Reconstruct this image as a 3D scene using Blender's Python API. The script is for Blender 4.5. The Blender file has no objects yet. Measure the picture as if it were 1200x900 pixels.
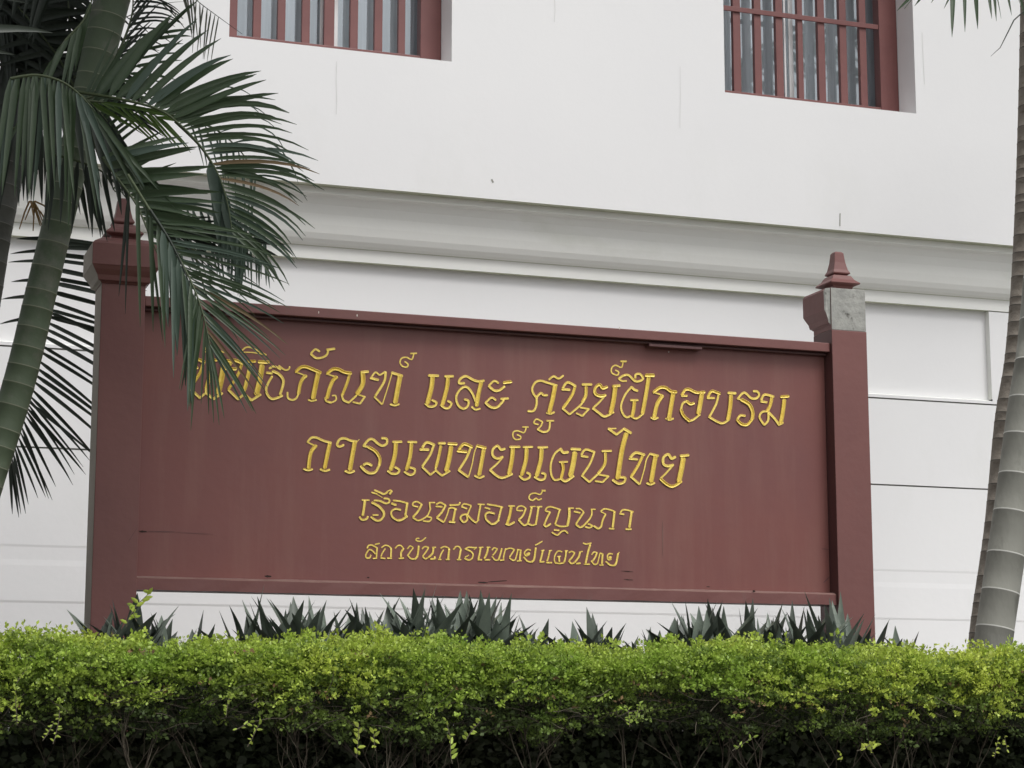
import bpy, bmesh, math, random
import numpy as np
from mathutils import Vector, Matrix
random.seed(7); rng = np.random.default_rng(7)
sc = bpy.context.scene
COL = sc.collection
PI = math.pi
# ------------------------------------------------------------------ camera
CAM = Vector((0, 0, 1.5)); YAW, PIT, FPX = 0.3387, 0.1665, 2400.0
cam_d = bpy.data.cameras.new('camera'); cam = bpy.data.objects.new('camera', cam_d); COL.objects.link(cam)
cam.location = CAM; cam.rotation_euler = (PI/2+PIT, 0, -YAW)
cam_d.sensor_width = 36; cam_d.lens = FPX/1200*36; cam_d.clip_start = .05; cam_d.clip_end = 600
sc.camera = cam
# ------------------------------------------------------------------ sky, sun, exposure
SUN_EL, SUN_AZ = math.radians(56), math.radians(163)      # azimuth clockwise from +Y
w = bpy.data.worlds.new('World'); sc.world = w; w.use_nodes = True
nt = w.node_tree; bg = nt.nodes['Background']
sky = nt.nodes.new('ShaderNodeTexSky'); sky.sky_type = 'NISHITA'; sky.sun_disc = False
sky.sun_elevation = SUN_EL; sky.sun_rotation = SUN_AZ; sky.air_density = 1.0; sky.dust_density = 4.0; sky.ozone_density = 1.0
hs = nt.nodes.new('ShaderNodeHueSaturation'); hs.inputs['Saturation'].default_value = 0.16
nt.links.new(sky.outputs[0], hs.inputs['Color']); nt.links.new(hs.outputs[0], bg.inputs['Color'])
bg.inputs['Strength'].default_value = 0.13
sd = bpy.data.lights.new('sun', 'SUN'); sd.energy = 1.3; sd.angle = math.radians(25); sd.color = (1.0, .98, .955)
sun = bpy.data.objects.new('sun', sd); COL.objects.link(sun)
sdir = Vector((math.sin(SUN_AZ)*math.cos(SUN_EL), math.cos(SUN_AZ)*math.cos(SUN_EL), math.sin(SUN_EL)))
sun.rotation_euler = sdir.to_track_quat('Z', 'Y').to_euler(); sun.location = (0, -5, 12)
sc.view_settings.view_transform = 'Standard'; sc.view_settings.look = 'None'
sc.view_settings.exposure = 0.17; sc.view_settings.gamma = 1.0
# ------------------------------------------------------------------ pixel helper: casts an image pixel from the camera to a point on plane Y
cy_, sy_ = math.cos(YAW), math.sin(YAW); cp_, sp_ = math.cos(PIT), math.sin(PIT)
FW = Vector((sy_*cp_, cy_*cp_, sp_)); RT = Vector((cy_, -sy_, 0)); UP = RT.cross(FW)
def P(x, y, Y):
    d = RT*(x-600) - UP*(y-450) + FW*FPX
    return CAM + d*(Y/d.y)
# ------------------------------------------------------------------ helpers
def link(o, parent=None):
    COL.objects.link(o)
    if parent: 
        o.parent = parent
        o.matrix_parent_inverse = Matrix.Translation(-wl(parent))
    return o
def wl(o):
    v = o.location.copy()
    while o.parent: 
        o = o.parent
    return v
def empty(name, loc, label, cat, group=None):
    o = bpy.data.objects.new(name, None); o.location = loc; COL.objects.link(o)
    o['label'] = label; o['category'] = cat
    if group: o['group'] = group
    return o
class MB:
    def __init__(s): s.v = []; s.f = []; s.m = []; s.mats = []; s.sm = []
    def mi(s, m):
        if m not in s.mats: s.mats.append(m)
        return s.mats.index(m)
    def quad(s, pts, m, smooth=False):
        b = len(s.v); s.v += [tuple(p) for p in pts]; s.f.append(tuple(range(b, b+len(pts)))); s.m.append(s.mi(m)); s.sm.append(smooth)
    def box(s, x0, x1, y0, y1, z0, z1, m, faces=None):
        c = [(x0,y0,z0),(x1,y0,z0),(x1,y1,z0),(x0,y1,z0),(x0,y0,z1),(x1,y0,z1),(x1,y1,z1),(x0,y1,z1)]
        b = len(s.v); s.v += c
        for k, q in (('b',(3,2,1,0)),('t',(4,5,6,7)),('f',(0,1,5,4)),('r',(1,2,6,5)),('k',(2,3,7,6)),('l',(3,0,4,7))):
            mm = (faces or {}).get(k, m)
            s.f.append(tuple(b+i for i in q)); s.m.append(s.mi(mm)); s.sm.append(False)
    def grid(s, rows, m, closed=False, smooth=True, mrow=None):
        b = len(s.v); n = len(rows[0])
        for r in rows: s.v += [tuple(p) for p in r]
        for i in range(len(rows)-1):
            for j in range(n if closed else n-1):
                k = (j+1) % n
                s.f.append((b+i*n+j, b+i*n+k, b+(i+1)*n+k, b+(i+1)*n+j)); s.m.append(s.mi(mrow[i] if mrow else m)); s.sm.append(smooth)
    def loft_sq(s, secs, cx, cy, m, faces=None):
        """square sections: (z, half size)"""
        rows = [[(cx-h, cy-h, z), (cx+h, cy-h, z), (cx+h, cy+h, z), (cx-h, cy+h, z)] for z, h in secs]
        b = len(s.v)
        for r in rows: s.v += r
        for i in range(len(rows)-1):
            for j, k in enumerate('frkl'):
                j2 = (j+1) % 4
                s.f.append((b+i*4+j, b+i*4+j2, b+(i+1)*4+j2, b+(i+1)*4+j)); s.m.append(s.mi((faces or {}).get(k, m))); s.sm.append(False)
        s.f.append((b+3, b+2, b+1, b)); s.m.append(s.mi(m)); s.sm.append(False)
        e = b+4*(len(rows)-1); s.f.append((e, e+1, e+2, e+3)); s.m.append(s.mi(m)); s.sm.append(False)
    def tube(s, pts, rads, m, n=6, smooth=True, mrow=None):
        pts = [Vector(p) for p in pts]; rows = []
        ref = Vector((0.13, -1, 0.21)).normalized()
        for i, p in enumerate(pts):
            t = (pts[min(i+1, len(pts)-1)] - pts[max(i-1, 0)]).normalized()
            a = t.cross(ref); 
            if a.length < 1e-4: a = t.cross(Vector((1,0,0)))
            a.normalize(); c = t.cross(a)
            rows.append([p + (a*math.cos(2*PI*k/n) + c*math.sin(2*PI*k/n))*rads[i] for k in range(n)])
        s.grid(rows, m, closed=True, smooth=smooth, mrow=mrow)
    def mesh(s, name):
        me = bpy.data.meshes.new(name); me.from_pydata(s.v, [], s.f)
        for m in s.mats: me.materials.append(m)
        me.polygons.foreach_set('material_index', s.m); me.polygons.foreach_set('use_smooth', s.sm)
        me.update(); return me
    def obj(s, name, parent=None, kind=None, bevel=0, label=None):
        o = bpy.data.objects.new(name, s.mesh(name)); link(o, parent)
        if kind: o['kind'] = kind
        if label: o['label'] = label
        if bevel:
            b = o.modifiers.new('bevel', 'BEVEL'); b.width = bevel; b.segments = 2; b.limit_method = 'ANGLE'; b.angle_limit = math.radians(40)
        return o
# ------------------------------------------------------------------ materials
def mat(name, col, rough=.6, metal=0., col2=None, scale=4., bump=0., bscale=60., spec=.5, transl=0., dirt=None, stretch=(1,1,1), island=0.):
    m = bpy.data.materials.new(name); m.use_nodes = True; n = m.node_tree; N = n.nodes; L = n.links
    b = N['Principled BSDF']; b.inputs['Roughness'].default_value = rough; b.inputs['Metallic'].default_value = metal
    b.inputs['Specular IOR Level'].default_value = spec
    tc = N.new('ShaderNodeTexCoord'); mp = N.new('ShaderNodeMapping'); mp.inputs['Scale'].default_value = stretch
    L.new(tc.outputs['Object'], mp.inputs[0]); vec = mp.outputs[0]
    def rgb(c): return (c[0], c[1], c[2], 1)
    src = None
    if col2:
        nz = N.new('ShaderNodeTexNoise'); nz.inputs['Scale'].default_value = scale; nz.inputs['Detail'].default_value = 6; nz.inputs['Roughness'].default_value = .6
        L.new(vec, nz.inputs['Vector'])
        rp = N.new('ShaderNodeMapRange'); rp.inputs['From Min'].default_value = .3; rp.inputs['From Max'].default_value = .7
        L.new(nz.outputs['Fac'], rp.inputs['Value'])
        mx = N.new('ShaderNodeMix'); mx.data_type = 'RGBA'; mx.inputs['A'].default_value = rgb(col); mx.inputs['B'].default_value = rgb(col2)
        L.new(rp.outputs[0], mx.inputs['Factor']); src = mx.outputs['Result']
    else:
        cn = N.new('ShaderNodeRGB'); cn.outputs[0].default_value = rgb(col); src = cn.outputs[0]
    if dirt:                                    # (colour, scale, low, high, stretch)
        mp2 = N.new('ShaderNodeMapping'); mp2.inputs['Scale'].default_value = dirt[4]; L.new(tc.outputs['Object'], mp2.inputs[0])
        nz = N.new('ShaderNodeTexNoise'); nz.inputs['Scale'].default_value = dirt[1]; nz.inputs['Detail'].default_value = 8; nz.inputs['Roughness'].default_value = .65
        L.new(mp2.outputs[0], nz.inputs['Vector'])
        rp = N.new('ShaderNodeMapRange'); rp.inputs['From Min'].default_value = dirt[2]; rp.inputs['From Max'].default_value = dirt[3]; L.new(nz.outputs['Fac'], rp.inputs['Value'])
        mx = N.new('ShaderNodeMix'); mx.data_type = 'RGBA'; L.new(rp.outputs[0], mx.inputs['Factor']); L.new(src, mx.inputs['A']); mx.inputs['B'].default_value = rgb(dirt[0]); src = mx.outputs['Result']
    if island:
        g = N.new('ShaderNodeNewGeometry'); rr = N.new('ShaderNodeMapRange'); rr.inputs['To Min'].default_value = 1-island; rr.inputs['To Max'].default_value = 1+island
        L.new(g.outputs['Random Per Island'], rr.inputs['Value'])
        h = N.new('ShaderNodeHueSaturation'); L.new(src, h.inputs['Color']); L.new(rr.outputs[0], h.inputs['Value']); src = h.outputs[0]
    L.new(src, b.inputs['Base Color'])
    if bump:
        nb = N.new('ShaderNodeTexNoise'); nb.inputs['Scale'].default_value = bscale; nb.inputs['Detail'].default_value = 5; L.new(vec, nb.inputs['Vector'])
        bp = N.new('ShaderNodeBump'); bp.inputs['Strength'].default_value = bump; bp.inputs['Distance'].default_value = .01
        L.new(nb.outputs['Fac'], bp.inputs['Height']); L.new(bp.outputs[0], b.inputs['Normal'])
    if transl:
        tr = N.new('ShaderNodeBsdfTranslucent'); L.new(src, tr.inputs['Color']); ms = N.new('ShaderNodeMixShader'); ms.inputs[0].default_value = transl
        L.new(b.outputs[0], ms.inputs[1]); L.new(tr.outputs[0], ms.inputs[2]); L.new(ms.outputs[0], N['Material Output'].inputs[0])
    return m
M_wall = mat('white_wall_paint', (.80,.80,.80), .75, col2=(.775,.775,.78), scale=.8, bump=.07, bscale=25, dirt=((.72,.725,.71), 1.0, .58, .9, (1.2,1,.5)))
M_trim = mat('white_trim_paint', (.83,.835,.80), .7, col2=(.80,.805,.77), scale=1.5, bump=.08, bscale=25, dirt=((.58,.60,.50), 1.2, .58, .95, (.6,1,1.5)))
M_soff = mat('shaded_soffit_trim', (.56,.57,.46), .8, col2=(.45,.47,.35), scale=6, bump=.2, bscale=50)  # darker green-grey trim: soffit shade put into the colour
M_joint = mat('wall_joint', (.30,.30,.27), .9)
M_crack = mat('hairline_crack', (.68,.68,.67), .9)
M_red = mat('maroon_paint', (.196,.065,.054), .5, col2=(.164,.060,.056), scale=1.4, bump=.10, bscale=18, dirt=((.225,.105,.085), 2.0, .48, .9, (3.5,1,.35)))
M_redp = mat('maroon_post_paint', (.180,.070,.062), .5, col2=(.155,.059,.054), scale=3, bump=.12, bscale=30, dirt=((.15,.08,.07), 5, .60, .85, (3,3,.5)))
M_redd = mat('maroon_shade_and_scratch', (.105,.045,.044), .55, bump=.1)  # darker maroon carries shade on undersides and post side; scratches too
M_ledge = mat('lit_maroon_ledge', (.21,.13,.11), .8, col2=(.17,.085,.075), scale=12, bump=.2)  # ledge highlight put into the colour; one thin scratch uses it too
M_beige = mat('bare_render', (.32,.285,.24), .85, col2=(.26,.235,.195), scale=5, bump=.2)
M_conc = mat('bare_concrete', (.40,.40,.37), .9, col2=(.25,.25,.235), scale=14, bump=.5, bscale=45, dirt=((.10,.095,.085), 13, .60, .68, (1,1,1)))
M_gold = mat('gilded_letter', (.93,.73,.17), .42, metal=.15, col2=(.80,.58,.11), scale=30, bump=.25, bscale=160)
M_chip = mat('chipped_hole', (.03,.015,.012), .9)
M_chipw = mat('chipped_spot', (.6,.55,.5), .9)
M_win = mat('window_frame_paint', (.185,.070,.064), .45, col2=(.155,.056,.053), scale=5, bump=.08, bscale=40)
M_white = mat('white_sash', (.78,.78,.78), .4)
M_curt = mat('grey_curtain', (.70,.73,.75), .9, col2=(.52,.56,.58), scale=6, stretch=(9,1,.25))
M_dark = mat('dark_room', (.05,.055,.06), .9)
M_soil = mat('dark_soil', (.035,.028,.02), .95, col2=(.02,.016,.012), scale=8, bump=.8, bscale=30)
M_street = mat('asphalt', (.05,.05,.05), .9, col2=(.06,.06,.058), scale=3, bump=.4, bscale=90)
M_backing = mat('shade_dark_backing', (.028,.03,.022), .95, col2=(.016,.02,.013), scale=3, bump=.7, bscale=20)  # near-black: the hedge's inner shade put into the colour
M_trg = mat('green_palm_trunk', (.095,.125,.075), .65, col2=(.07,.098,.055), scale=5, bump=.2, bscale=30, dirt=((.16,.16,.13), 7, .55, .75, (1,1,1)))
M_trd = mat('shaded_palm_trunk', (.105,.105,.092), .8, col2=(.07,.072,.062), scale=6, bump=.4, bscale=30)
M_trl = mat('grey_palm_trunk', (.235,.235,.205), .8, col2=(.185,.185,.16), scale=5, bump=.3, bscale=35, dirt=((.12,.12,.10), 9, .56, .74, (1,1,.5)), stretch=(1,1,.5))
M_trb = mat('brown_palm_trunk', (.215,.19,.16), .85, col2=(.15,.13,.105), scale=9, bump=.5, bscale=45, dirt=((.09,.07,.05), 14, .55, .72, (1,1,2.5)))
M_ringg = mat('pale_green_ring_scar', (.20,.215,.15), .8)
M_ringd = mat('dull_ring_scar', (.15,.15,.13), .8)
M_ringw = mat('white_ring_scar', (.50,.50,.46), .8)
M_ringb = mat('dark_ring_scar', (.05,.045,.04), .9)
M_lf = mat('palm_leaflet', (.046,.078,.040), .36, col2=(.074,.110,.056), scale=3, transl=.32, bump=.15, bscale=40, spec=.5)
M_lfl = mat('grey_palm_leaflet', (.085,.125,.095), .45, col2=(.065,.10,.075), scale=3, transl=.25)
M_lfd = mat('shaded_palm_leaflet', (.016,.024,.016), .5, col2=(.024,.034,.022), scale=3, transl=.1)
M_lfy = mat('lit_palm_leaflet', (.10,.17,.04), .4, transl=.3)  # brighter green paints these leaflets as lit
M_brown = mat('browned_palm_leaflet', (.16,.11,.055), .6, transl=.2)
M_dry = mat('dry_palm_strand', (.13,.14,.11), .7, transl=.15)
M_rach = mat('palm_midrib', (.055,.075,.03), .5)
M_stalk = mat('orange_fruit_stalk', (.22,.13,.04), .7)
M_ag = mat('dark_rosette_leaf', (.115,.145,.118), .40, col2=(.180,.215,.172), scale=14, bump=.15, bscale=60)
M_ag2 = mat('black_rosette_leaf', (.055,.070,.056), .45, col2=(.100,.122,.095), scale=12)
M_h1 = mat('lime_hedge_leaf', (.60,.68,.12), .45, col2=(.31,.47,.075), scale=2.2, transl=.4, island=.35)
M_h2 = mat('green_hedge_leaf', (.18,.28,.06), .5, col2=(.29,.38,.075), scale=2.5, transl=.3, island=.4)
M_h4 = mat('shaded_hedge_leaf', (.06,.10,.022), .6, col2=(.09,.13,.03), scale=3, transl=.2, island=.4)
M_h3 = mat('old_shaded_hedge_leaf', (.022,.036,.012), .7, col2=(.035,.040,.018), scale=4, island=.4)  # older inner leaves, made near-black to carry the hedge's deep shade
M_dead = mat('dead_hedge_leaf', (.20,.13,.06), .8, island=.4)
M_twig = mat('hedge_twig', (.060,.045,.030), .85, col2=(.030,.024,.017), scale=20)
M_twigp = mat('pale_hedge_twig', (.13,.11,.08), .85)
def glass():
    m = bpy.data.materials.new('window_glass'); m.use_nodes = True; N = m.node_tree.nodes; L = m.node_tree.links
    N.remove(N['Principled BSDF']); g = N.new('ShaderNodeBsdfGlossy'); g.inputs['Roughness'].default_value = .03; g.inputs['Color'].default_value = (.80,.86,.90,1)
    t = N.new('ShaderNodeBsdfTransparent'); t.inputs['Color'].default_value = (.88,.91,.93,1)
    ms = N.new('ShaderNodeMixShader'); ms.inputs[0].default_value = .26
    L.new(t.outputs[0], ms.inputs[1]); L.new(g.outputs[0], ms.inputs[2]); L.new(ms.outputs[0], N['Material Output'].inputs[0]); return m
M_glass = glass()
# ------------------------------------------------------------------ ground
g = MB(); g.quad([(-300,-300,0),(300,-300,0),(300,300,0),(-300,300,0)], M_street); g.obj('ground', kind='structure')
M_pave = mat('pale_pavement', (.38,.37,.35), .9, col2=(.30,.29,.27), scale=5, bump=.3)
g = MB(); g.quad([(-60,-4,.004),(60,-4,.004),(60,5.3,.004),(-60,5.3,.004)], M_pave); g.obj('bounce_pavement', kind='structure')  # unseen pale ground, put in to bounce light up under the cornice
BED = 1.47
g = MB(); g.box(-2.0, 9.0, 8.7, 10.69, BED+.001, BED+.03, M_pave); g.obj('bounce_path', kind='structure')  # unseen pale strip added near the wall to bounce light upwards
g = MB(); g.box(-2.0, 9.0, 6.98, 10.70, .004, BED, M_soil); g.obj('planting_bed', kind='structure')
pw = MB(); pw.box(-2.0, 9.0, 6.80, 6.977, .004, BED+.02, M_backing)  # added wall, so the gaps between stems look shaded
pwo = pw.obj('hedge_backing_wall'); pwo['label'] = 'low dark wall added behind the hedge stems to stand in for shade'; pwo['category'] = 'retaining wall'
# ------------------------------------------------------------------ building
YW = 10.5; YL = 10.71; YR = 10.755
bld = empty('building', (4.0, YW, 0), 'white rendered building with cornice and barred windows behind the sign', 'building')
LX0, LX1 = P(268.5,42.7,YW).x, P(529.3,74.7,YW).x
RX0, RX1 = P(849.5,106.2,YW).x, P(1073.8,133.3,YW).x
ZS, ZT = 5.182, 6.55; RD = .27
XA, XB, ZTOP = -3.0, 10.5, 7.8
def zy(y, Y, x=440): return P(x, y, Y).z
Z0 = zy(221, YW)
wl_ = MB()
xs = [XA, LX0, LX1, RX0, RX1, XB]
def F(x0, x1, z0, z1, Y, m=M_wall): wl_.quad([(x0,Y,z0),(x1,Y,z0),(x1,Y,z1),(x0,Y,z1)], m)
F(XA, XB, Z0, ZS, YW); F(XA, XB, ZT, ZTOP, YW)
F(XA, LX0, ZS, ZT, YW); F(LX1, RX0, ZS, ZT, YW); F(RX1, XB, ZS, ZT, YW)
for a, b in ((LX0, LX1), (RX0, RX1)):
    wl_.quad([(a,YW,ZS),(a,YW+RD,ZS),(a,YW+RD,ZT),(a,YW,ZT)][::-1], M_wall)
    wl_.quad([(b,YW,ZS),(b,YW+RD,ZS),(b,YW+RD,ZT),(b,YW,ZT)], M_wall)
    wl_.quad([(a,YW,ZS),(b,YW,ZS),(b,YW+RD,ZS),(a,YW+RD,ZS)], M_wall)
    wl_.quad([(a,YW,ZT),(b,YW,ZT),(b,YW+RD,ZT),(a,YW+RD,ZT)][::-1], M_wall)
wl_.box(XA, XB, YW-.6, YW+3, ZTOP+.001, ZTOP+.15, M_wall)
wl_.obj('upper_wall', bld)
# cornice, profile swept along the wall
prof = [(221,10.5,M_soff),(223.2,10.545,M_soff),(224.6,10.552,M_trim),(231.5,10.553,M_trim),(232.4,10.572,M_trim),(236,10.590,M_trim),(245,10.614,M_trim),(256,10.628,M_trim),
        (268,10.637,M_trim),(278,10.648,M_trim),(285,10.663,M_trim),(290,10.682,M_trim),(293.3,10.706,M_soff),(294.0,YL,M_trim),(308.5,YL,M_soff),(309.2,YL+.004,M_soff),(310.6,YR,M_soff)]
rows = []
for y, Y, m in prof: rows.append([(XA, Y, zy(y,Y)), (XB, Y, zy(y,Y))])
cn = MB()
for i in range(len(rows)-1):
    cn.quad([rows[i+1][0], rows[i+1][1], rows[i][1], rows[i][0]], prof[i][2], smooth=False)
cn.obj('cornice', bld)
ZF = zy(309.2, YL); ZF2 = zy(294.5, YL)
FX = P(1159,372,YL).x
ZP = P(1165,468,YL).z          # bottom of the recessed panel
ZG1 = P(1090,470,YL).z; ZG2 = P(1090,570.5,YL).z
G = .009
lw = MB()
def FL(x0, x1, z0, z1, Y, m=M_wall): lw.quad([(x0,Y,z0),(x1,Y,z0),(x1,Y,z1),(x0,Y,z1)], m)
FL(XA, FX, ZP, zy(310.6,YR), YR)                                      # recessed panel
FL(FX+.002, XB, ZG1+G/2, ZF-.003, YL)                                          # frame to the right
lw.quad([(FX,YL,ZP),(FX+.0,YR,ZP),(FX,YR,ZF),(FX,YL,ZF)], M_trim)        # its return
lw.quad([(FX,YL,ZP),(FX+.002,YL,ZP),(FX+.002,YL,ZF-.003),(FX,YL,ZF-.003)], M_wall)
lw.quad([(XA,YL,ZP-.012),(FX,YL,ZP-.012),(FX,YR,ZP),(XA,YR,ZP)], M_trim)          # sloped sill
FL(XA, FX+.002, ZG1+G/2, ZP-.012, YL)
def groove(z):
    for a, b, q in ((z-G/2, z+G/2, 1),):
        lw.quad([(XA,YL+.012,a),(XB,YL+.012,a),(XB,YL+.012,b),(XA,YL+.012,b)], M_joint)
        lw.quad([(XA,YL,a),(XB,YL,a),(XB,YL+.012,a),(XA,YL+.012,a)], M_joint)
        lw.quad([(XA,YL,b),(XA,YL+.012,b),(XB,YL+.012,b),(XB,YL,b)], M_joint)
groove(ZG1); groove(ZG2)
FL(XA, XB, ZG2+G/2, ZG1-G/2, YL)
z1, z2, z3, z4 = P(50,638.5,YL).z, P(50,656,YL).z, P(50,704,YL).z, P(50,713,YL).z
lw.grid([[(XA,YL,ZG2-G/2),(XB,YL,ZG2-G/2)],[(XA,YL,z1),(XB,YL,z1)],[(XA,YL+.002,z1-.012),(XB,YL+.002,z1-.012)],[(XA,YL+.002,z1-.03),(XB,YL+.002,z1-.03)],
         [(XA,YL+.002,z2),(XB,YL+.002,z2)],[(XA,YL-.0,z2-.03),(XB,YL-.0,z2-.03)],[(XA,YL-.002,z3),(XB,YL-.002,z3)],[(XA,YL+.001,z3-.012),(XB,YL+.001,z3-.012)],
         [(XA,YL+.001,1.0),(XB,YL+.001,1.0)]][::-1], M_wall, smooth=False)
lw.obj('lower_wall', bld)
# body of the building behind the façade
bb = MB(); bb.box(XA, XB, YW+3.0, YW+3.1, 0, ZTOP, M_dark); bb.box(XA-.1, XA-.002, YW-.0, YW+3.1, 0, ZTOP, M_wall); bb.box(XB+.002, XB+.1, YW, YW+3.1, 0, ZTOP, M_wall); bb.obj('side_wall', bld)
# hairline cracks
def crack(pts, Y, wpx=.7, m=M_crack):
    c = MB()
    for (a, b) in zip(pts[:-1], pts[1:]):
        d = Vector((b[0]-a[0], b[1]-a[1])); n = Vector((-d.y, d.x)).normalized()*wpx/2
        c.quad([P(a[0]-n.x,a[1]-n.y,Y), P(b[0]-n.x,b[1]-n.y,Y), P(b[0]+n.x,b[1]+n.y,Y), P(a[0]+n.x,a[1]+n.y,Y)], m)
    c.obj('hairline_crack', bld)
crack([(394.5,72),(394,95),(394.6,118),(394,134)], YW-.0015, .8)
crack([(650,0),(650.4,12),(649.6,26)], YW-.0015, .9)
crack([(797,78),(797.3,110),(796.8,150)], YW-.0015, .5)
crack([(1080.5,38),(1082,70),(1083.5,99)], YW-.0015, .7)
crack([(984.5,250),(984.3,265)], YW-.0015, 1.2, M_joint)
crack([(576,210),(578,214)], YW-.0015, 2, M_joint)
# windows
def window(x0, x1, frame_l, frame_r, bars, cross, stile, label=None):
    """bars: list of (x0,x1) on the frame plane"""
    YF = YW+RD-.075
    W = empty('window', ((x0+x1)/2, YF, ZS), '', ''); del W['label']; del W['category']
    W.parent = bld; W.matrix_parent_inverse = Matrix.Translation(-bld.location)
    if label: W['label'] = label
    zb = ZS+.002
    f = MB(); e = .002
    f.box(x0+e, frame_l, YF, YF+.075, zb, ZT-e, M_win); f.box(frame_r, x1-e, YF, YF+.075, zb, ZT-e, M_win)
    f.box(frame_l+.0005, frame_r-.0005, YF+.004, YF+.07, zb, zb+.082, M_win); f.box(frame_l+.0005, frame_r-.0005, YF+.004, YF+.07, ZT-.09, ZT-e, M_win)
    f.obj('frame', W, bevel=.003)
    for a, b in bars:
        q = MB(); q.box(a, b, YF+.018, YF+.05, zb+.083, ZT-.091, M_win); q.obj('bar', W, bevel=.002)
    if cross:
        q = MB(); q.box(frame_l+.001, frame_r-.001, YF+.006, YF+.016, cross[0], cross[1], M_win); q.obj('crossbar', W, bevel=.002)
        q = MB(); q.box(frame_l+.001, frame_r-.001, YF+.006, YF+.016, cross[0]+.62, cross[1]+.62, M_win); q.obj('crossbar', W, bevel=.002)
    YG = YF+.105
    gl = MB(); gl.quad([(x0-.01,YG,zb-.05),(x1+.01,YG,zb-.05),(x1+.01,YG,ZT),(x0-.01,YG,ZT)], M_glass); gl.obj('pane', W)
    for a, b in stile:
        q = MB(); q.box(a, b, YG-.016, YG-.003, zb-.05, ZT, M_white); q.obj('sash_stile', W, bevel=.002)
    cu = MB(); n = 90; xx = np.linspace(x0-.1, x1-.02, n); rowsb = []; rowst = []
    ph = 0
    for i, x in enumerate(xx):
        ph += .55+.25*math.sin(i*.37)
        d = YG+.10+.028*math.sin(ph)
        rowsb.append((x, d, ZS-.1)); rowst.append((x, d+.004*math.sin(i), ZT+.05))
    cu.grid([rowsb, rowst], M_curt, smooth=True); cu.obj('curtain', W)
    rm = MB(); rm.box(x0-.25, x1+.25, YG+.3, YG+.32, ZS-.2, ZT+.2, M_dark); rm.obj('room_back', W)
    return W
YF_ = YW+RD-.075
def bx(x, y=60): return P(x, y, YF_+.018).x
z8 = lambda v: 240+v/3.75
zr = lambda v: 830+v/4.615
lb = [(bx(z8(a)), bx(z8(b))) for a, b in ((210,245),(318,352),(425,460),(523,568),(638,672),(745,780),(850,880))]
rb = [(bx(zr(a),100), bx(zr(b),100)) for a, b in ((140,180),(255,292),(372,410),(490,518),(600,637),(718,755),(826,862))]
fl = P(z8(948),60,YF_).x; fr_ = P(zr(936),120,YF_).x
def gx(x, Y=YF_+.09): return P(x, 60, Y).x
window(LX0, LX1, bx(z8(137)), fl, lb, (5.67,5.705), [(gx(374.5), gx(395.5))])
zc1, zc0 = P(900, 12.5, YF_+.006).z, P(900, 18.2, YF_+.006).z
window(RX0, RX1, bx(844,100), fr_, rb, (zc0, zc1), [(gx(924.5), gx(929.5)), (gx(919), gx(921))])
# ------------------------------------------------------------------ signboard
YS = 8.0; PW = .175
XL0, XL1, XR0, XR1 = 1.100, 1.274, 4.333, 4.509
sign = empty('signboard', (2.8, YS+.09, BED), 'maroon signboard with gilded Thai lettering between two square posts above the hedge', 'sign')
YP = YS+.075; YRL = YS+.018
ZR1 = P(600,375,YRL).z; ZR0 = P(600,384.6,YRL).z       # top rail front face
ZR1 = 3.199; ZR0 = ZR1-.041
ZB0, ZB1 = 2.031, P(560,683.5,YRL).z
pn = MB(); pn.box(XL1+.002, XR0-.002, YP, YP+.04, ZB0+.01, ZR1-.005, M_red); panel = pn.obj('board_panel', sign)
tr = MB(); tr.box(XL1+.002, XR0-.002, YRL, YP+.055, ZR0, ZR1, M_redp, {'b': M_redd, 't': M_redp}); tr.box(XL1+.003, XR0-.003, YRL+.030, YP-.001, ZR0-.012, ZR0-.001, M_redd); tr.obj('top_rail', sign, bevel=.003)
# a loose strip under the rail
ls = MB(); p0, p1 = P(760,398,YRL+.02), P(822,403,YRL+.02); ls.box(p0.x, p1.x, YRL+.012, YP-.002, ZR0-.026, ZR0-.0135, M_redd); ls.obj('loose_strip', sign, bevel=.002)
br = MB()
yy = [(YRL,ZB0),(YRL,ZB1-.012),(YRL+.012,ZB1-.004),(YP-.002,ZB1)]
nx = 40
XS = np.linspace(XL1+.002, XR0-.002, nx)
def wob(i, k): return .0012*math.sin(i*1.7+k*2.1)+.0008*math.sin(i*.53+k)
rws = [[(x, a+wob(i,k)*.6, z+wob(i,k)) for i, x in enumerate(XS)] for k, (a, z) in enumerate(yy)]
for k in range(3): br.grid([rws[k], rws[k+1]], (M_redp, M_ledge, M_ledge)[k], smooth=False)
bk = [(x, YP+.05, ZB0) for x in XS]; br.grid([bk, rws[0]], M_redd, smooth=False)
bt = [(x, YP+.05, ZB1) for x in XS]; br.grid([bt, bk], M_redp, smooth=False)
br.obj('bottom_rail', sign)
def zpost(x, y, Y): return P(x, y, Y).z
# left post and its cap
cx, cyc = (XL0+XL1)/2, YS+PW/2; hp = (XL1-XL0)/2; hc = hp+.046
zc_t = zpost(147, 283, YS-.046); zc_b = zpost(147, 311, YS-.046); zc_n = zpost(147, 333.5, YS)
po = MB(); po.box(XL0, XL1, YS, YS+PW, BED-.05, zc_n, M_redp, {'l': M_beige}); post_l = po.obj('post', sign, bevel=.003)
post_l['label'] = 'left post with one bare beige side'
def cap_secs(zn, zb, zt, h, H):
    return [(zn, h+.001), (zn+.006, h+.006), (zn+.010, h+.016), (zn+(zb-zn)*.45, h+.022), (zn+(zb-zn)*.75, h+.036), (zb-.004, H-.003), (zb, H)]
cp = MB(); s_ = cap_secs(zc_n, zc_b, zc_t, hp, hc) + [(zc_t-.012, hc), (zc_t, hc-.010), (zc_t+.022, hc-.045)]
cp.loft_sq(s_, cx, cyc, M_redp, {'l': M_beige}); cp.obj('cap_moulding', post_l, bevel=.002)
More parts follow.
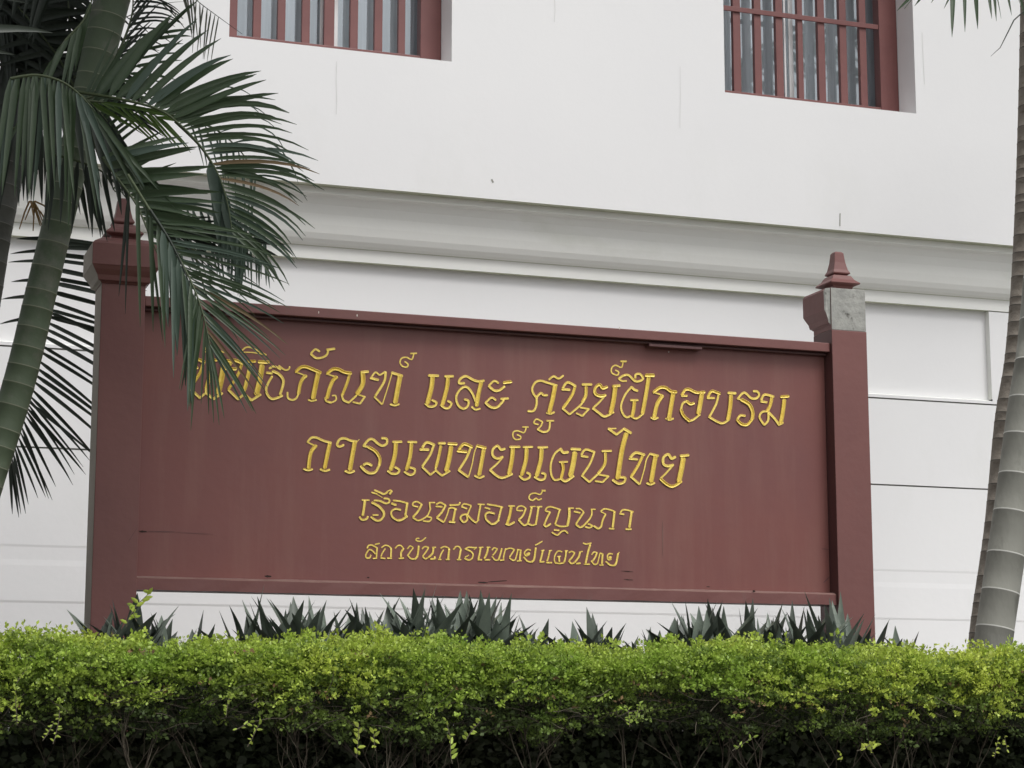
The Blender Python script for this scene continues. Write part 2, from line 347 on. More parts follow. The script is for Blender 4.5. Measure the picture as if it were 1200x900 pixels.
def finial(cx, cy, z0, par, k=1.0):
    f = MB()
    f.loft_sq([(z, h*.86*k) for z, h in ((z0,.052),(z0+.020,.060),(z0+.028,.086),(z0+.033,.088),(z0+.050,.066),(z0+.070,.052),(z0+.075,.036),
               (z0+.080,.049),(z0+.085,.050),(z0+.100,.041),(z0+.135,.032),(z0+.178,.026),(z0+.186,.018))], cx, cy, M_redp)
    f.obj('finial', par, bevel=.002)
finial(cx, cyc, zc_t+.020, post_l)
# right post: its cap moulding has broken off the front, baring the concrete core
cx, cyc = (XR0+XR1)/2, YS+PW/2
zk_t = zpost(995, 338.5, YS); zk_b = zpost(995, 387.5, YS)
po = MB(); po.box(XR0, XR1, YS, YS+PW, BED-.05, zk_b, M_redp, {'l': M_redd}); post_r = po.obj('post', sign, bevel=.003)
post_r['label'] = 'right post whose cap has broken away, baring grey concrete'
co = MB(); co.box(XR0+.001, XR1-.0015, YS+.0015, YS+PW-.001, zk_b+.0005, zk_t, M_conc, {'l': M_redp})
# ragged lower edge of the break
co.obj('concrete_core', post_r, bevel=.002)
zz_b, zz_n = zk_t-.002-(zc_t-zc_b)-.004, zk_t-.002-(zc_t-zc_n)-.004
pr = [(0.001, zz_n), (.006, zz_n+.006), (.016, zz_n+.010), (.022, zz_n+(zz_b-zz_n)*.45), (.036, zz_n+(zz_b-zz_n)*.75), (.046, zz_b), (.046, zk_t-.014), (.036, zk_t-.003), (.001, zk_t-.001)]
pr = [(a*.6 if a > .002 else a, z) for a, z in pr]; cl = MB(); j = [0,.006,.004,.010,.003,.008,.012,.007,0]
near = [(XR0-a, YS+.004+j[i], z) for i, (a, z) in enumerate(pr)]; far = [(XR0-a, YS+PW+a*1.5, z) for a, z in pr]
cl.grid([near, far], M_redp, smooth=False); cl.quad(near, M_conc); cl.quad(far[::-1], M_redp)
cl.obj('cap_moulding', post_r, label='remaining left side of the broken cap')
finial(cx-.004, cyc, zk_t+.0005, post_r)
# chips and scratches
def chip(x0, y0, x1, y1, Y, m, th=1.5, name='paint_chip'):
    c = MB(); a = Vector((x0,y0)); b = Vector((x1,y1)); d = (b-a); L_ = max(d.length, .1); n = Vector((-d.y, d.x))/L_*th/2
    up = []; lo = []
    for i in range(6):
        t = i/5; q = a+d*t; k = (math.sin(PI*min(max(t,.08),.92)))**.6*(.7+.5*random.random())
        up.append(P(q.x-n.x*k, q.y-n.y*k, Y)); lo.append(P(q.x+n.x*k, q.y+n.y*k, Y))
    c.grid([lo, up], m, smooth=False); c.obj(name, sign)
for a in ((310,675.2,318,675.6,YRL-.002,M_chip,3.0),(560,682.4,572,683,YRL-.002,M_chip,2.4),(572,682,594,680.5,YRL-.002,M_chip,1.6),(731,679,742,679.6,YP-.0015,M_chip,.9),
          (728,669,742,670,YP-.0015,M_chip,.9),(882,692.5,885,693,YRL-.002,M_chip,3),(430,676.6,433,676.8,YP-.0015,M_chip,1.6),(828,687.5,832,687.8,YRL-.002,M_chip,1.2),
          (163,622.5,172,623,YP-.0015,M_chip,2.0),(172,622.6,205,623.2,YP-.0015,M_redd,.9),(208,624,250,626,YP-.0015,M_redd,.5),(965,683,973,675,YP-.0015,M_redd,1.2),(963,643,972,644,YP-.0015,M_redd,.9),
          (149,637,161,618,YS-.001,M_redd,.8),(969,412,971,408,YP-.0015,M_chipw,2.0),(783,412,784.4,412.6,YP-.0015,M_chipw,1.6),(776.6,610,776.6,652,YP-.0015,M_ledge,.7)):
    chip(*a)
for x, y in ((373.5,366),(418.5,369.5),(726,384.5)): chip(x, y-1.4, x, y+1.6, YRL-.0015, M_chipw, 1.3)
# ------------------------------------------------------------------ lettering (each glyph a carved, gilded piece on the panel)
PTH = 'พ'
po_t = "32:425,268 520,270;32:450,245 500,185 590,215;30:580,225 540,330 450,465;26:450,475 545,565;24:545,565 605,515;36:665,230 640,350 610,470;26:605,480 615,520 680,575;26:680,575 770,520;50:785,240 760,390 730,510;30:640,195 715,195;34:755,200 850,205"
A=(215,400,8);B=(340,400,8);C=(490,420,10);D=(610,420,8);EE=(720,420,10);FF=(810,440,10);GG=(350,500,10);H=(450,500,10);I=(560,500,10);J=(670,490,8)
K=(415,565,10);LL=(520,565,10);MM=(630,565,10);NN=(422,620,13.333);OO=(500,620,13.333);QQ=(570,620,13.333);RR=(645,620,13.333)
def tf(view, ox, oy, k, kx, ky):                    # a template seen in view H placed at another spot
    return ('T', view, ox, oy, kx, ky)
def glyph_tf(s, fx):
    out = []
    for st in s.split(';'):
        wd, pts = st.split(':'); out.append((float(wd)*.95, [fx(*map(float, p.split(','))) for p in pts.split()]))
    return out
def parse(s): return glyph_tf_raw(s)
def glyph_tf_raw(s):
    out = []
    for st in s.split(';'):
        wd, pts = st.split(':'); out.append((float(wd), [tuple(map(float, p.split(','))) for p in pts.split()]))
    return out
GL = []
def g_(view, *ss):
    for s in ss: GL.append((view, glyph_tf_raw(s)))
GL.append((A, glyph_tf(po_t, lambda x, y: (65+(x-450)*.93, 440+(y-470)*.96))))
GL.append((A, glyph_tf(po_t, lambda x, y: (424+(x-450)*.93, 452+(y-470)*.96))))
sara_i = "16:190,95 225,45 270,45 330,85 400,108;12:190,100 300,92 400,108"
g_(A, sara_i, "16:540,98 580,60 630,58 700,90 775,128;12:540,102 650,105 775,128",
 "22:805,255 850,235 910,262;18:895,230 950,268 985,262 995,240;24:780,295 830,300;26:835,280 890,305 930,350 935,400 905,500;24:925,510 880,530 830,540 790,505 775,450 795,390 830,330")
g_(B, "20:-25,480 -20,530 20,550 60,530 85,470;32:78,490 95,400 120,350 148,325;14:150,325 100,305 50,290;30:55,285 100,245 150,240 210,262 285,295;42:262,300 240,400 215,530;18:170,548 205,560 245,550",
 "20:275,95 235,75 195,115;22:195,120 240,155 290,155 340,130 355,95;24:345,80 415,70",
 "16:395,510 425,510 430,550 385,575;22:385,575 340,560 330,530;34:345,530 370,440 400,370 435,335;14:435,335 340,305;30:350,300 400,262 450,262 510,290 570,300;28:560,300 530,400 490,500;22:485,500 500,550 550,575;20:550,575 620,510;40:680,300 680,400 630,490;26:665,290 730,285;16:635,500 700,520;20:700,520 655,585;18:655,585 590,570",
 "24:755,345 825,362;18:760,340 800,290 840,315 890,285;24:895,290 880,380 800,510;18:790,520 860,590;13:865,590 910,450 955,300;26:955,295 1050,325;42:1030,330 1005,460 985,570;20:940,590 980,602 1020,590",
 "15:1075,190 1105,215 1095,240 1055,235 1030,200 1045,160 1090,150 1140,170 1160,115;16:1130,115 1185,112")
g_(C, "32:125,200 235,205;50:168,215 155,340 110,520;28:85,530 130,565 190,560 215,520 165,490", "30:315,210 410,210;44:350,225 335,350 285,540;28:265,545 310,580 360,580 390,530 350,500",
 "30:540,290 480,290 495,240 560,210 640,250 700,270 770,262;44:740,275 710,400 685,550;24:630,570 670,600 725,590;28:680,520 640,420 590,350 540,335 480,380 445,460 470,550 530,590 580,560 590,500 545,480",
 "26:940,290 890,265 830,320;30:830,325 890,375 950,375 1010,330;34:1005,285 1090,275;26:910,490 860,460 795,515;30:790,520 850,570 920,575 980,520 1000,490;28:970,475 1055,470")
g_(D, "22:155,375 120,330 110,280 140,225 190,210 240,225 340,255;22:150,375 150,430 125,490 70,495;22:150,365 190,325 215,345 250,345;20:265,200 310,168 355,190 400,163;38:322,265 300,380 270,500;20:245,510 280,520 315,505",
 "16:165,620 125,605 150,570 205,595;16:205,600 190,635 160,665;20:160,665 215,690 265,670 275,600;16:245,585 310,585",
 "24:390,290 460,295;24:395,280 440,225 515,260;28:510,265 480,350 400,465;20:395,470 460,525;20:460,525 560,440 595,390;30:580,410 610,350 615,270;24:580,245 665,245;18:560,460 640,475;20:640,475 580,540;18:580,540 525,515",
 "28:810,268 770,280 740,245 700,280 700,330 750,355 795,345;20:795,345 740,410 680,465;24:680,470 740,515 790,545 870,505;40:888,265 870,400 845,510;26:865,262 930,255",
 "15:890,110 920,130 905,158 855,135 855,90 890,65 945,85 960,40;20:940,28 990,28")
g_(EE, "30:270,380 230,365 200,335;26:200,335 130,420 80,540 90,630 140,690 200,670;26:190,490 275,490;40:235,500 225,590 210,670;26:200,680 260,705 340,645;44:400,230 370,420 330,640;40:370,200 460,200",
 "22:140,265 90,265 50,240;28:50,240 110,200 170,200 240,265 300,265 335,235 300,185 250,190 245,230",
 "44:560,440 500,540 465,690;20:570,435 460,398;36:460,398 530,345 600,345 660,385 725,395;48:690,405 665,550 640,700;24:430,695 470,712 510,695;24:605,705 645,722 690,705",
 "28:790,440 850,440;34:790,430 830,370 880,365 960,400 1055,395;50:1025,405 1005,530 985,640;26:1000,660 930,715 880,735;34:880,735 810,670 780,600;28:780,600 800,530 850,500;34:850,505 890,535 930,525")
g_(FF, "28:190,265 270,265;34:195,255 240,185 335,215;28:320,225 290,340 215,480;28:210,485 300,540 370,560 440,520;44:465,240 455,380 430,520;32:435,205 520,210",
 "28:545,275 600,210 640,210 700,265 760,270 795,230 775,190 730,185;20:540,275 600,285;40:590,285 680,340 720,430 715,510;34:715,510 660,575 590,570 540,520;28:540,515 575,470 630,475",
 "28:820,305 885,315;30:820,290 860,225 965,250;38:945,255 925,350 890,420;26:890,420 830,430 800,490 855,580;28:855,580 900,530 905,440;30:905,430 980,510 1030,580;26:1030,580 1075,555;44:1090,290 1075,420 1050,550;34:1055,250 1140,245")
g_(GG, "20:210,235 100,180;28:105,180 150,130 210,130 290,165 380,190;42:200,225 140,310 115,480;44:362,205 335,330 305,480;26:60,495 110,512 160,500;28:255,500 310,520 360,505",
 "30:525,215 480,235 450,210 480,150 540,138 610,165 680,175;10:680,180 710,150;48:655,190 630,330 600,500;28:545,520 600,540 650,520",
 "30:760,225 820,155 870,150 930,200 980,225 1030,200 1030,145 975,135;26:760,228 830,240;36:820,240 900,290 950,370 945,450;32:945,450 900,530 830,545 770,510 730,465;30:760,450 800,430 855,455")
g_(H, "30:105,180 205,178;46:138,205 125,340 80,500;28:45,520 90,550 150,550 180,510 130,475", "28:280,180 380,182;42:320,205 305,350 265,500;28:240,530 300,565 350,550 360,500 305,478", po_t,
 "34:865,285 965,295;36:880,265 940,205 1030,240;30:1015,245 970,360 880,505;30:875,510 985,590;16:990,590 1030,450 1060,300 1090,225;34:1090,225 1190,250;44:1170,260 1145,400 1115,560;26:1065,575 1120,600 1170,580")
g_(I, "30:315,260 270,270 230,225 175,270 175,340 230,375 290,355;24:290,360 230,430 145,505;30:145,510 220,575 290,600 400,555;46:410,260 395,400 365,550;28:375,238 490,238",
 "18:460,95 500,115 495,145 440,150 410,110 420,60 470,50 540,70 565,15;18:525,5 590,5",
 "26:530,240 640,238;44:570,265 560,400 515,560;28:490,580 540,620 600,600 610,560 575,540", "28:705,245 815,242;46:745,270 735,400 690,570;28:665,590 730,625 780,610 790,560 750,545",
 "32:1055,300 1000,305 970,260;26:970,260 900,320 855,440 860,560 900,625 970,610;24:955,415 1050,412;36:990,425 1000,500 975,600;30:975,610 1030,640 1120,580;56:1135,310 1115,440 1085,570;32:1095,262 1200,268")
g_(J, "22:90,355 150,365;22:90,345 130,295 215,320;22:210,325 170,430 100,535;20:95,540 165,600;20:165,600 250,520;28:250,520 310,430 315,330;22:285,310 370,308;18:255,530 345,545;20:345,545 290,600;18:290,600 220,590",
 "24:345,100 420,155;22:420,155 490,100;26:490,100 555,140;42:510,150 470,300 430,560;24:385,580 440,615 490,600 500,560 455,555;14:345,98 415,98",
 "22:540,380 615,388;26:550,370 600,325 680,345;28:665,350 625,440 560,545;22:555,550 635,620;14:640,620 680,480 700,390 735,330;24:735,335 810,355;40:785,360 765,470 745,590;22:705,610 740,622 775,608",
 "26:970,365 935,380 905,340 860,370 860,430 900,450 950,440;20:950,440 890,510 835,565;28:835,572 890,620 950,640 1025,595;44:1045,380 1030,470 1005,590;26:1020,355 1095,348")
g_(K, "20:92,210 175,212;32:125,225 115,300 100,390;26:65,410 90,440 140,435 160,405", "24:235,215 300,220 370,250 410,235 405,200 350,190;30:210,240 290,285 345,350 345,400;26:345,400 310,445 260,450 200,410;20:220,385 280,385",
 "24:240,95 300,120 350,140 390,115;20:205,120 270,140;10:270,145 330,180;16:385,110 430,90;28:415,140 440,105",
 "22:460,215 540,225 630,250;28:440,250 490,268;28:620,260 600,390;28:620,400 560,440 510,450;24:510,450 450,410 435,350 480,315 545,325",
 "20:745,290 690,275 695,240 740,230 795,265;26:790,265 750,340 690,410;22:690,415 745,450 800,435;20:800,435 860,390 895,310;22:890,310 885,245;18:880,240 945,240;20:860,405 905,420 880,460 810,455",
 "22:960,285 1030,290;22:965,260 1010,240 1070,270;26:1070,275 1030,350 970,415;24:970,420 1050,470;18:1055,465 1090,380 1110,310;22:1120,270 1220,265 1240,240;22:1110,310 1150,300 1200,320;28:1185,320 1160,450;26:1115,465 1180,470")
g_(LL, "20:210,290 270,310;20:210,285 240,255 320,275;20:320,280 280,375;24:280,375 220,385 195,425 235,470 275,440 270,390;22:280,385 340,450 380,475;20:380,475 410,440;24:430,275 400,440;18:400,260 475,262",
 "22:510,260 600,275 690,295;20:485,300 540,315;26:675,300 640,440;26:645,445 600,485 560,492;24:560,492 500,440 490,380 530,355 595,370",
 "20:760,280 830,280;34:790,290 775,380 745,480;26:730,490 770,500 825,470",
 "18:925,335 860,330 870,290 920,280 965,310;24:960,315 930,390 880,440;24:880,445 940,505 990,480;26:1030,300 1010,390 985,480;22:985,485 1035,505 1085,490;26:1110,300 1095,400 1080,480;16:1010,290 1070,285;18:1090,290 1150,288",
 "18:1145,195 1110,210 1080,190 1040,215 1000,190 1015,145 1070,130 1130,145 1160,100;22:1150,100 1190,100")
g_(MM, "20:90,335 110,300 160,290 270,325;20:95,340 145,350;24:145,355 110,420 80,495;24:75,500 100,520 150,490;24:255,335 230,420 205,490;22:205,495 270,520 350,515;32:370,320 370,400 350,510;18:360,305 420,305;20:195,560 250,565;20:170,590 230,620 280,580 320,570 355,600",
 "22:430,345 495,360;18:450,310 500,315 540,350;24:540,355 490,430 450,490;24:450,495 500,530 545,505;22:545,505 610,430 635,380;22:635,375 635,320;18:625,320 675,320;20:590,490 640,510 610,535 560,525",
 "20:740,345 780,315 850,325 910,350;14:745,350 800,375;24:795,380 765,440 745,520;24:745,520 710,545 660,515;28:900,355 880,530;20:840,545 895,548",
 "24:965,370 1010,378;20:970,355 1000,325 1060,330 1120,350;30:1100,360 1075,530;22:1035,552 1095,552")
g_(NN, "24:235,240 300,225;26:110,300 130,260 180,250 240,280 270,300;26:265,300 255,440;24:200,460 260,455;24:135,320 180,330 240,390;26:130,330 90,400 100,450 150,450 165,410",
 "24:335,290 390,255 450,270 490,310;32:485,310 480,440;26:430,455 490,455;24:390,310 350,370 325,430;24:320,450 390,460", "24:550,300 590,260 640,260 680,310;34:675,310 640,370 640,440;26:605,460 680,455",
 "22:740,310 780,265 830,290;24:825,300 780,360 745,410;26:745,410 790,460 850,470;34:855,470 895,420 915,270", "22:920,145 880,150 880,180 950,190 1025,135",
 "24:970,310 1010,275 1070,290;26:1065,300 1020,370 980,420;26:980,430 1020,465 1070,440;34:1070,440 1130,380 1145,300;24:1130,290 1180,285;30:1100,470 1170,460 1165,435")
g_(OO, "24:220,300 270,275 330,290 360,320;26:260,330 225,390 200,460;24:180,475 225,475;36:350,325 335,470;24:300,475 355,475", "24:420,320 460,275 510,280 540,330;34:530,335 505,470;22:475,478 535,478",
 "24:600,310 660,285 720,290 780,290;26:610,315 690,350 725,400 710,460;26:710,460 660,485 595,460;20:600,440 655,410;14:740,320 780,290",
 "34:840,300 825,400 805,470;22:820,290 880,285;26:800,480 860,480", "34:960,290 940,380 900,460;22:940,285 990,285;26:910,480 985,480")
g_(QQ, "24:90,330 120,295 170,310;26:165,315 140,360 100,410;24:90,430 140,485 190,480;30:240,310 215,400 190,475;26:215,490 275,480;26:300,310 275,400 265,470",
 "24:300,320 370,300 440,320;26:430,330 400,380 360,440;24:360,450 420,490 455,470;26:450,480 480,380 490,320;24:480,320 540,330;32:535,330 520,490;24:480,500 545,495",
 "24:690,330 640,320 595,370 620,420 670,400;40:630,400 670,380;26:585,440 640,500 700,515;34:705,515 745,470 770,300", "24:765,250 800,235 870,195",
 "24:860,340 900,330;32:880,340 860,430 840,500;26:835,515 900,510", "22:980,340 1020,335;30:990,345 970,430 950,500;26:940,525 1020,525")
g_(RR, "24:180,355 120,345 75,400 60,480 75,525;24:75,530 150,540;30:135,440 140,510;26:150,540 210,525;30:245,350 235,440 215,520;20:230,340 270,340;20:110,430 160,425",
 "24:290,370 330,350 380,370;28:375,380 340,440 295,490;28:290,500 330,540 380,520;32:380,520 440,440 460,370;20:450,360 500,350;30:410,540 465,535",
 "24:515,220 560,235 635,220;34:620,250 590,350 550,530;24:530,550 610,550", "22:645,400 680,360 730,370;30:725,380 700,440 660,500;24:640,500 690,555 730,540;22:735,540 760,440 775,380;24:775,375 820,390;32:815,390 805,540;24:770,565 825,560",
 "24:970,390 920,385 890,420 905,480 950,470;40:920,450 945,440;28:870,510 930,560 1000,570;34:1000,570 1030,520 1055,390;16:1055,390 1075,365")
def crom(pts, n=5):
    if len(pts) == 2: 
        a, b = pts; return [(a[0]+(b[0]-a[0])*t/4, a[1]+(b[1]-a[1])*t/4) for t in range(5)]
    out = []; p = [pts[0]]+list(pts)+[pts[-1]]
    for i in range(1, len(p)-2):
        p0, p1, p2, p3 = p[i-1:i+3]
        for k in range(n):
            t = k/n; out.append(tuple(.5*((2*p1[j])+(-p0[j]+p2[j])*t+(2*p0[j]-5*p1[j]+4*p2[j]-p3[j])*t*t+(-p0[j]+3*p1[j]-3*p2[j]+p3[j])*t**3) for j in range(len(p1))))
    out.append(pts[-1]); return out
for (ox, oy, k), strokes in GL:
    mb = MB()
    for si, (wd, pts) in enumerate(strokes):
        q = [Vector((ox+x/k, oy+y/k)) for x, y in crom(pts)]
        wd = wd/k; wd *= .98+.20*min(max((wd-2.2)/2.4,0),1); fat = wd > 3.6
        a, b = q[0], q[-1]; ea = (q[0]-q[1]).normalized()*wd*.32; eb = (q[-1]-q[-2]).normalized()*wd*.32
        q = [a+ea, a+ea*.6]+q+[b+eb*.6, b+eb]; wf = [.35,.75]+[1]*(len(q)-4)+[.75,.35]
        hgt = min(.0075 if fat else .0045, wd/290*.36)+.0004*(si % 5)
        rows = [[], [], [], [], []]
        for i, c in enumerate(q):
            t = (q[min(i+1,len(q)-1)]-q[max(i-1,0)]); 
            if t.length < 1e-6: t = Vector((1,0))
            t.normalize(); n = Vector((-t.y, t.x))*wd/2*wf[i]
            h = hgt*wf[i]
            for r, (f_, d_) in enumerate(((-1,-.001),(-.78,h),(0,h*(.10 if fat else .75)+.0005),(.78,h),(1,-.001))):
                e_ = c+n*f_; rows[r].append(P(e_.x, e_.y, YP-d_))
        mb.grid(rows, M_gold, smooth=False)
    mb.obj('letter', panel)
# ------------------------------------------------------------------ palms
def lerp(a, b, t): return a+(b-a)*t
def leaflet_rows(base, ang, length, droop, width, dz=0., n=7, curl=0.):
    """leaf blade: starts at base, heads at angle ang in the plane across the view, pulled down by its weight"""
    a = math.radians(ang); d = (RT*math.cos(a)+Vector((0,0,1))*math.sin(a)+Vector((0,1,0))*dz).normalized()
    p = base.copy(); st = length/n; rows = [[], [], []]
    tw = random.uniform(-.5,.5)
    for i in range(n+1):
        t = i/n; wv = width*min(1., (t*5+.25))*(1-t**2.2)**.8*.5+.0006
        side = d.cross(FW*1.0+Vector((0,0,tw*.6)));
        if side.length < 1e-3: side = UP.copy()
        side.normalize(); nrm = d.cross(side).normalized()
        rows[0].append(p-side*wv+nrm*wv*.45); rows[1].append(p); rows[2].append(p+side*wv+nrm*wv*.45)
        p = p+d*st; d = (d+Vector((0,0,-1))*droop*(.25+t)/n*1.3+RT*curl/n).normalized()
    return rows
class Palm:
    def __init__(s, o): s.o = o
    def frond(s, rach, groups, m=None, single=False, rr=.006, label=None, wmul=1.0, rm=None):
        m = m or M_lf
        pts = crom([tuple(P(*q)) for q in rach], 8); pts = [Vector(q) for q in pts]; n = len(pts)
        mb = MB(); mb.tube(pts, [lerp(rr, rr*.3, i/(n-1)) for i in range(n)], rm or M_rach, 6)
        fo = mb.obj('frond', s.o, label=label)
        joined = MB()
        for (t0, t1, cnt, a0, a1, l0, l1, dr, wd) in groups:
            for i in range(cnt):
                t = lerp(t0, t1, (i+random.uniform(-.2,.2))/max(cnt-1,1)); t = min(max(t,0),1)
                f = t*(n-1); k = min(int(f), n-2); b = pts[k].lerp(pts[k+1], f-k)
                u = i/max(cnt-1,1)
                sc_ = (b-CAM).dot(FW)/FPX
                rows = leaflet_rows(b, lerp(a0,a1,u)+random.uniform(-5,5), lerp(l0,l1,u)*sc_*random.uniform(.88,1.08), dr*random.uniform(.6,1.4), wd*wmul*random.uniform(.8,1.15), random.uniform(-.22,.12))
                mm = m; q_ = random.random()
                if single and m is M_lf: mm = M_brown if q_ < .03 else (M_lfl if q_ < .22 else m)
                if single:
                    q = MB(); q.grid(rows, mm); q.obj('leaflet', fo)
                else: joined.grid(rows, mm)
        if not single and joined.v: joined.obj('leaflets', fo, kind='stuff')
        return fo
def trunk(pts, par, m, mr, ring, tilt=0., ringh=.006, bump=.004, n=20, irregular=.25):
    """pts: (Vector, radius); ringed palm trunk with a proud scar at every node"""
    cp_ = crom([tuple(p)+(r,) for p, r in pts], 12); ln = [0]
    for a, b in zip(cp_[:-1], cp_[1:]): ln.append(ln[-1]+(Vector(a[:3])-Vector(b[:3])).length)
    tot = ln[-1]
    def at(s):
        s = min(max(s,0),tot)
        for i in range(len(ln)-1):
            if ln[i+1] >= s: break
        f = (s-ln[i])/max(ln[i+1]-ln[i],1e-6); return [lerp(cp_[i][k], cp_[i+1][k], f) for k in range(4)]
    S = []; s = .0
    while s < tot:
        d = ring*random.uniform(1-irregular, 1+irregular); 
        S += [(s+ringh*1.2, 0, m), (s+d*.5, .0, m), (s+d-ringh*.3, bump*.4, m), (s+d, bump, mr), (s+d+ringh, bump*.8, m)]; s += d
    ps = []; rs = []; ms = []
    for q, b, mm in S:
        if q > tot: break
        a = at(q); ps.append(Vector(a[:3])); rs.append(a[3]+b); ms.append(mm)
    mb = MB(); mb.tube(ps, rs, m, n, mrow=ms)
    return mb.obj('trunk', par)
pxm = lambda Y, x: (P(x+1, 300, Y)-P(x, 300, Y)).length    # metres per pixel, for radii
# -- the leaning green trunk at the left, with the crown that hangs over the sign
palm1 = empty('palm_tree', P(-95,815,7.5), 'leaning green ringed palm at the left, its fronds hanging over the sign', 'palm tree', 'palms beside the sign')
T1 = [(P(-95,835,7.5),.062),(P(-40,650,7.5),.060),(P(-13,560,7.48),.058),(P(22,450,7.46),.0575),(P(50,335,7.44),.0565),(P(74,236,7.42),.056),(P(104,112,7.40),.060),(P(131,0,7.38),.067),(P(146,-60,7.36),.066),(P(160,-120,7.35),.05)]
trunk(T1, palm1, M_trg, M_ringg, .078, bump=.0010, ringh=.004, irregular=.2)
pl = Palm(palm1)
pl.frond([(92,108,7.05),(140,116,6.95),(185,128,6.88),(212,147,6.85),(238,175,6.82),(256,205,6.8),(267,240,6.8),(272,272,6.8)],
         [(.08,.40,13,58,22,118,122,.4,.027),(.34,.70,16,18,2,140,135,.9,.014),(.66,1,19,-2,-38,122,92,.9,.012)], single=True, wmul=1.15)
pl.frond([(205,142,6.9),(235,172,6.9),(252,200,6.9),(262,225,6.9)], [(.55,1,5,-86,-80,95,85,.2,.034)], m=M_lfl, single=True)
pl.frond([(185,128,7.0),(215,140,7.0),(250,150,7.0),(280,175,7.0),(300,205,7.0)], [(.1,1,9,40,0,110,80,2.6,.007),(.3,1,12,-70,-95,60,90,.8,.007)], m=M_lfl)
pl.frond([(120,185,6.9),(140,212,6.85),(160,240,6.82),(175,275,6.8),(190,310,6.8)], [(0,.62,15,20,-10,108,108,.15,.026),(.5,1,9,-8,-30,90,80,.25,.018)], m=M_lf, single=True)
pl.frond([(150,205,6.7),(178,250,6.62),(203,290,6.58),(224,330,6.55),(238,368,6.52),(246,405,6.5)],
         [(.25,.62,15,-2,-24,132,132,.30,.010),(.58,1,15,-26,-62,135,100,.30,.009),(.1,.75,14,-82,-93,160,145,.25,.014),(.7,1,9,-100,-82,112,98,.3,.009)], single=True)
pl.frond([(176,246,6.60),(198,280,6.58),(214,312,6.56),(226,345,6.55)], [(.25,1,8,-86,-91,130,135,.2,.022)], m=M_lfl, single=True, rm=M_lfd)
pl.frond([(255,215,6.95),(268,240,6.95),(280,262,6.95),(288,280,6.95)], [(0,1,16,-86,-96,95,70,.2,.015)], m=M_lfl, rm=M_lfd)
pl.frond([(225,290,7.1),(232,310,7.1),(240,340,7.1),(245,352,7.1)], [(0,1,8,-30,-45,95,60,.3,.008)], m=M_lf)
pl.frond([(195,235,7.2),(240,245,7.2),(290,260,7.2),(310,275,7.2)], [(0,1,18,-70,-88,100,62,.4,.012),(0,1,6,-12,-30,90,50,.4,.012)], m=M_lfl)
pl.frond([(170,262,7.2),(205,268,7.2),(250,275,7.2),(300,285,7.2)], [(0,.8,14,-8,-22,90,60,.2,.020),(.0,.9,12,8,-5,80,50,.2,.018),(.0,.5,9,-40,-25,90,90,.2,.014)], m=M_lfd)
# curtain of leaflets under the crown
pl.frond([(12,92,6.85),(45,88,6.85),(80,100,6.85),(112,132,6.85),(135,170,6.85),(150,205,6.85)], [(0,.5,19,-95,-84,140,160,.2,.021),(.45,1,16,-72,-28,125,75,.3,.019)], single=True)
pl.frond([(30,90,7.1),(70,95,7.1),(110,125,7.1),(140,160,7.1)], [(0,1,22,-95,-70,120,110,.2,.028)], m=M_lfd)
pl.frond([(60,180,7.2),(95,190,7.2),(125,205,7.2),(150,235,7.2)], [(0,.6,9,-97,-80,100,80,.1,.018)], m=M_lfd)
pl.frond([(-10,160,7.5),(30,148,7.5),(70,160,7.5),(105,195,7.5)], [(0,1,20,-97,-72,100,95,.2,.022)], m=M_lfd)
# crossing leaflets right of the trunk
pl.frond([(95,118,7.2),(118,108,7.2),(150,85,7.2),(175,55,7.2),(200,30,7.2)], [(.05,.9,14,68,45,85,60,.1,.014),(.15,.9,10,-5,15,80,40,.3,.012)], m=M_lf)
pl.frond([(135,70,7.3),(148,40,7.3),(155,15,7.3),(156,-10,7.3)], [(0,1,12,30,-8,55,70,1.2,.008),(0,1,9,50,60,60,60,.1,.010)], m=M_lfd)
pl.frond([(100,130,7.2),(108,160,7.2),(120,195,7.2),(135,225,7.2)], [(0,1,15,52,24,90,75,.1,.013)], m=M_lf)
pl.frond([(100,118,7.15),(135,122,7.15),(170,130,7.15),(190,140,7.15)], [(0,1,12,-32,-50,80,55,.1,.010),(.2,.9,5,-10,-5,70,60,.1,.012)], m=M_lfy)
pl.frond([(150,212,7.0),(152,222,7.0),(150,232,7.0)], [(.2,.8,2,-94,-96,150,130,.05,.011)], m=M_lfd)
# upper mass
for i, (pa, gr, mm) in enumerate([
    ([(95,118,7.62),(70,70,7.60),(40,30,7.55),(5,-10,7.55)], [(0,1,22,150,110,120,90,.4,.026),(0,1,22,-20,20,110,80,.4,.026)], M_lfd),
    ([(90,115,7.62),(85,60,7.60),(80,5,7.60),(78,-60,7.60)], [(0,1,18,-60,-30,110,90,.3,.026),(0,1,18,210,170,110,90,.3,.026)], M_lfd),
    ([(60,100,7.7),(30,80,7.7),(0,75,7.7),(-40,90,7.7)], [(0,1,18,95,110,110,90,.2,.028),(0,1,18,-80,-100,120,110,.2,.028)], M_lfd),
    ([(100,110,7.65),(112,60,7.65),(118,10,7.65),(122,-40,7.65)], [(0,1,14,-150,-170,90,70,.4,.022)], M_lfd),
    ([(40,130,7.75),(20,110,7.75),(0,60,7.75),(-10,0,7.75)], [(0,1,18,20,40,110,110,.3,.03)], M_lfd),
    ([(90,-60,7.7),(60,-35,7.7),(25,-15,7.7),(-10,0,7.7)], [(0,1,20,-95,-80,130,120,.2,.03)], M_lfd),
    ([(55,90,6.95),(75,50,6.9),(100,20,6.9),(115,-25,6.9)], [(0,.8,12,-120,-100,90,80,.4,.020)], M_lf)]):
    pl.frond(pa, gr, m=mm)
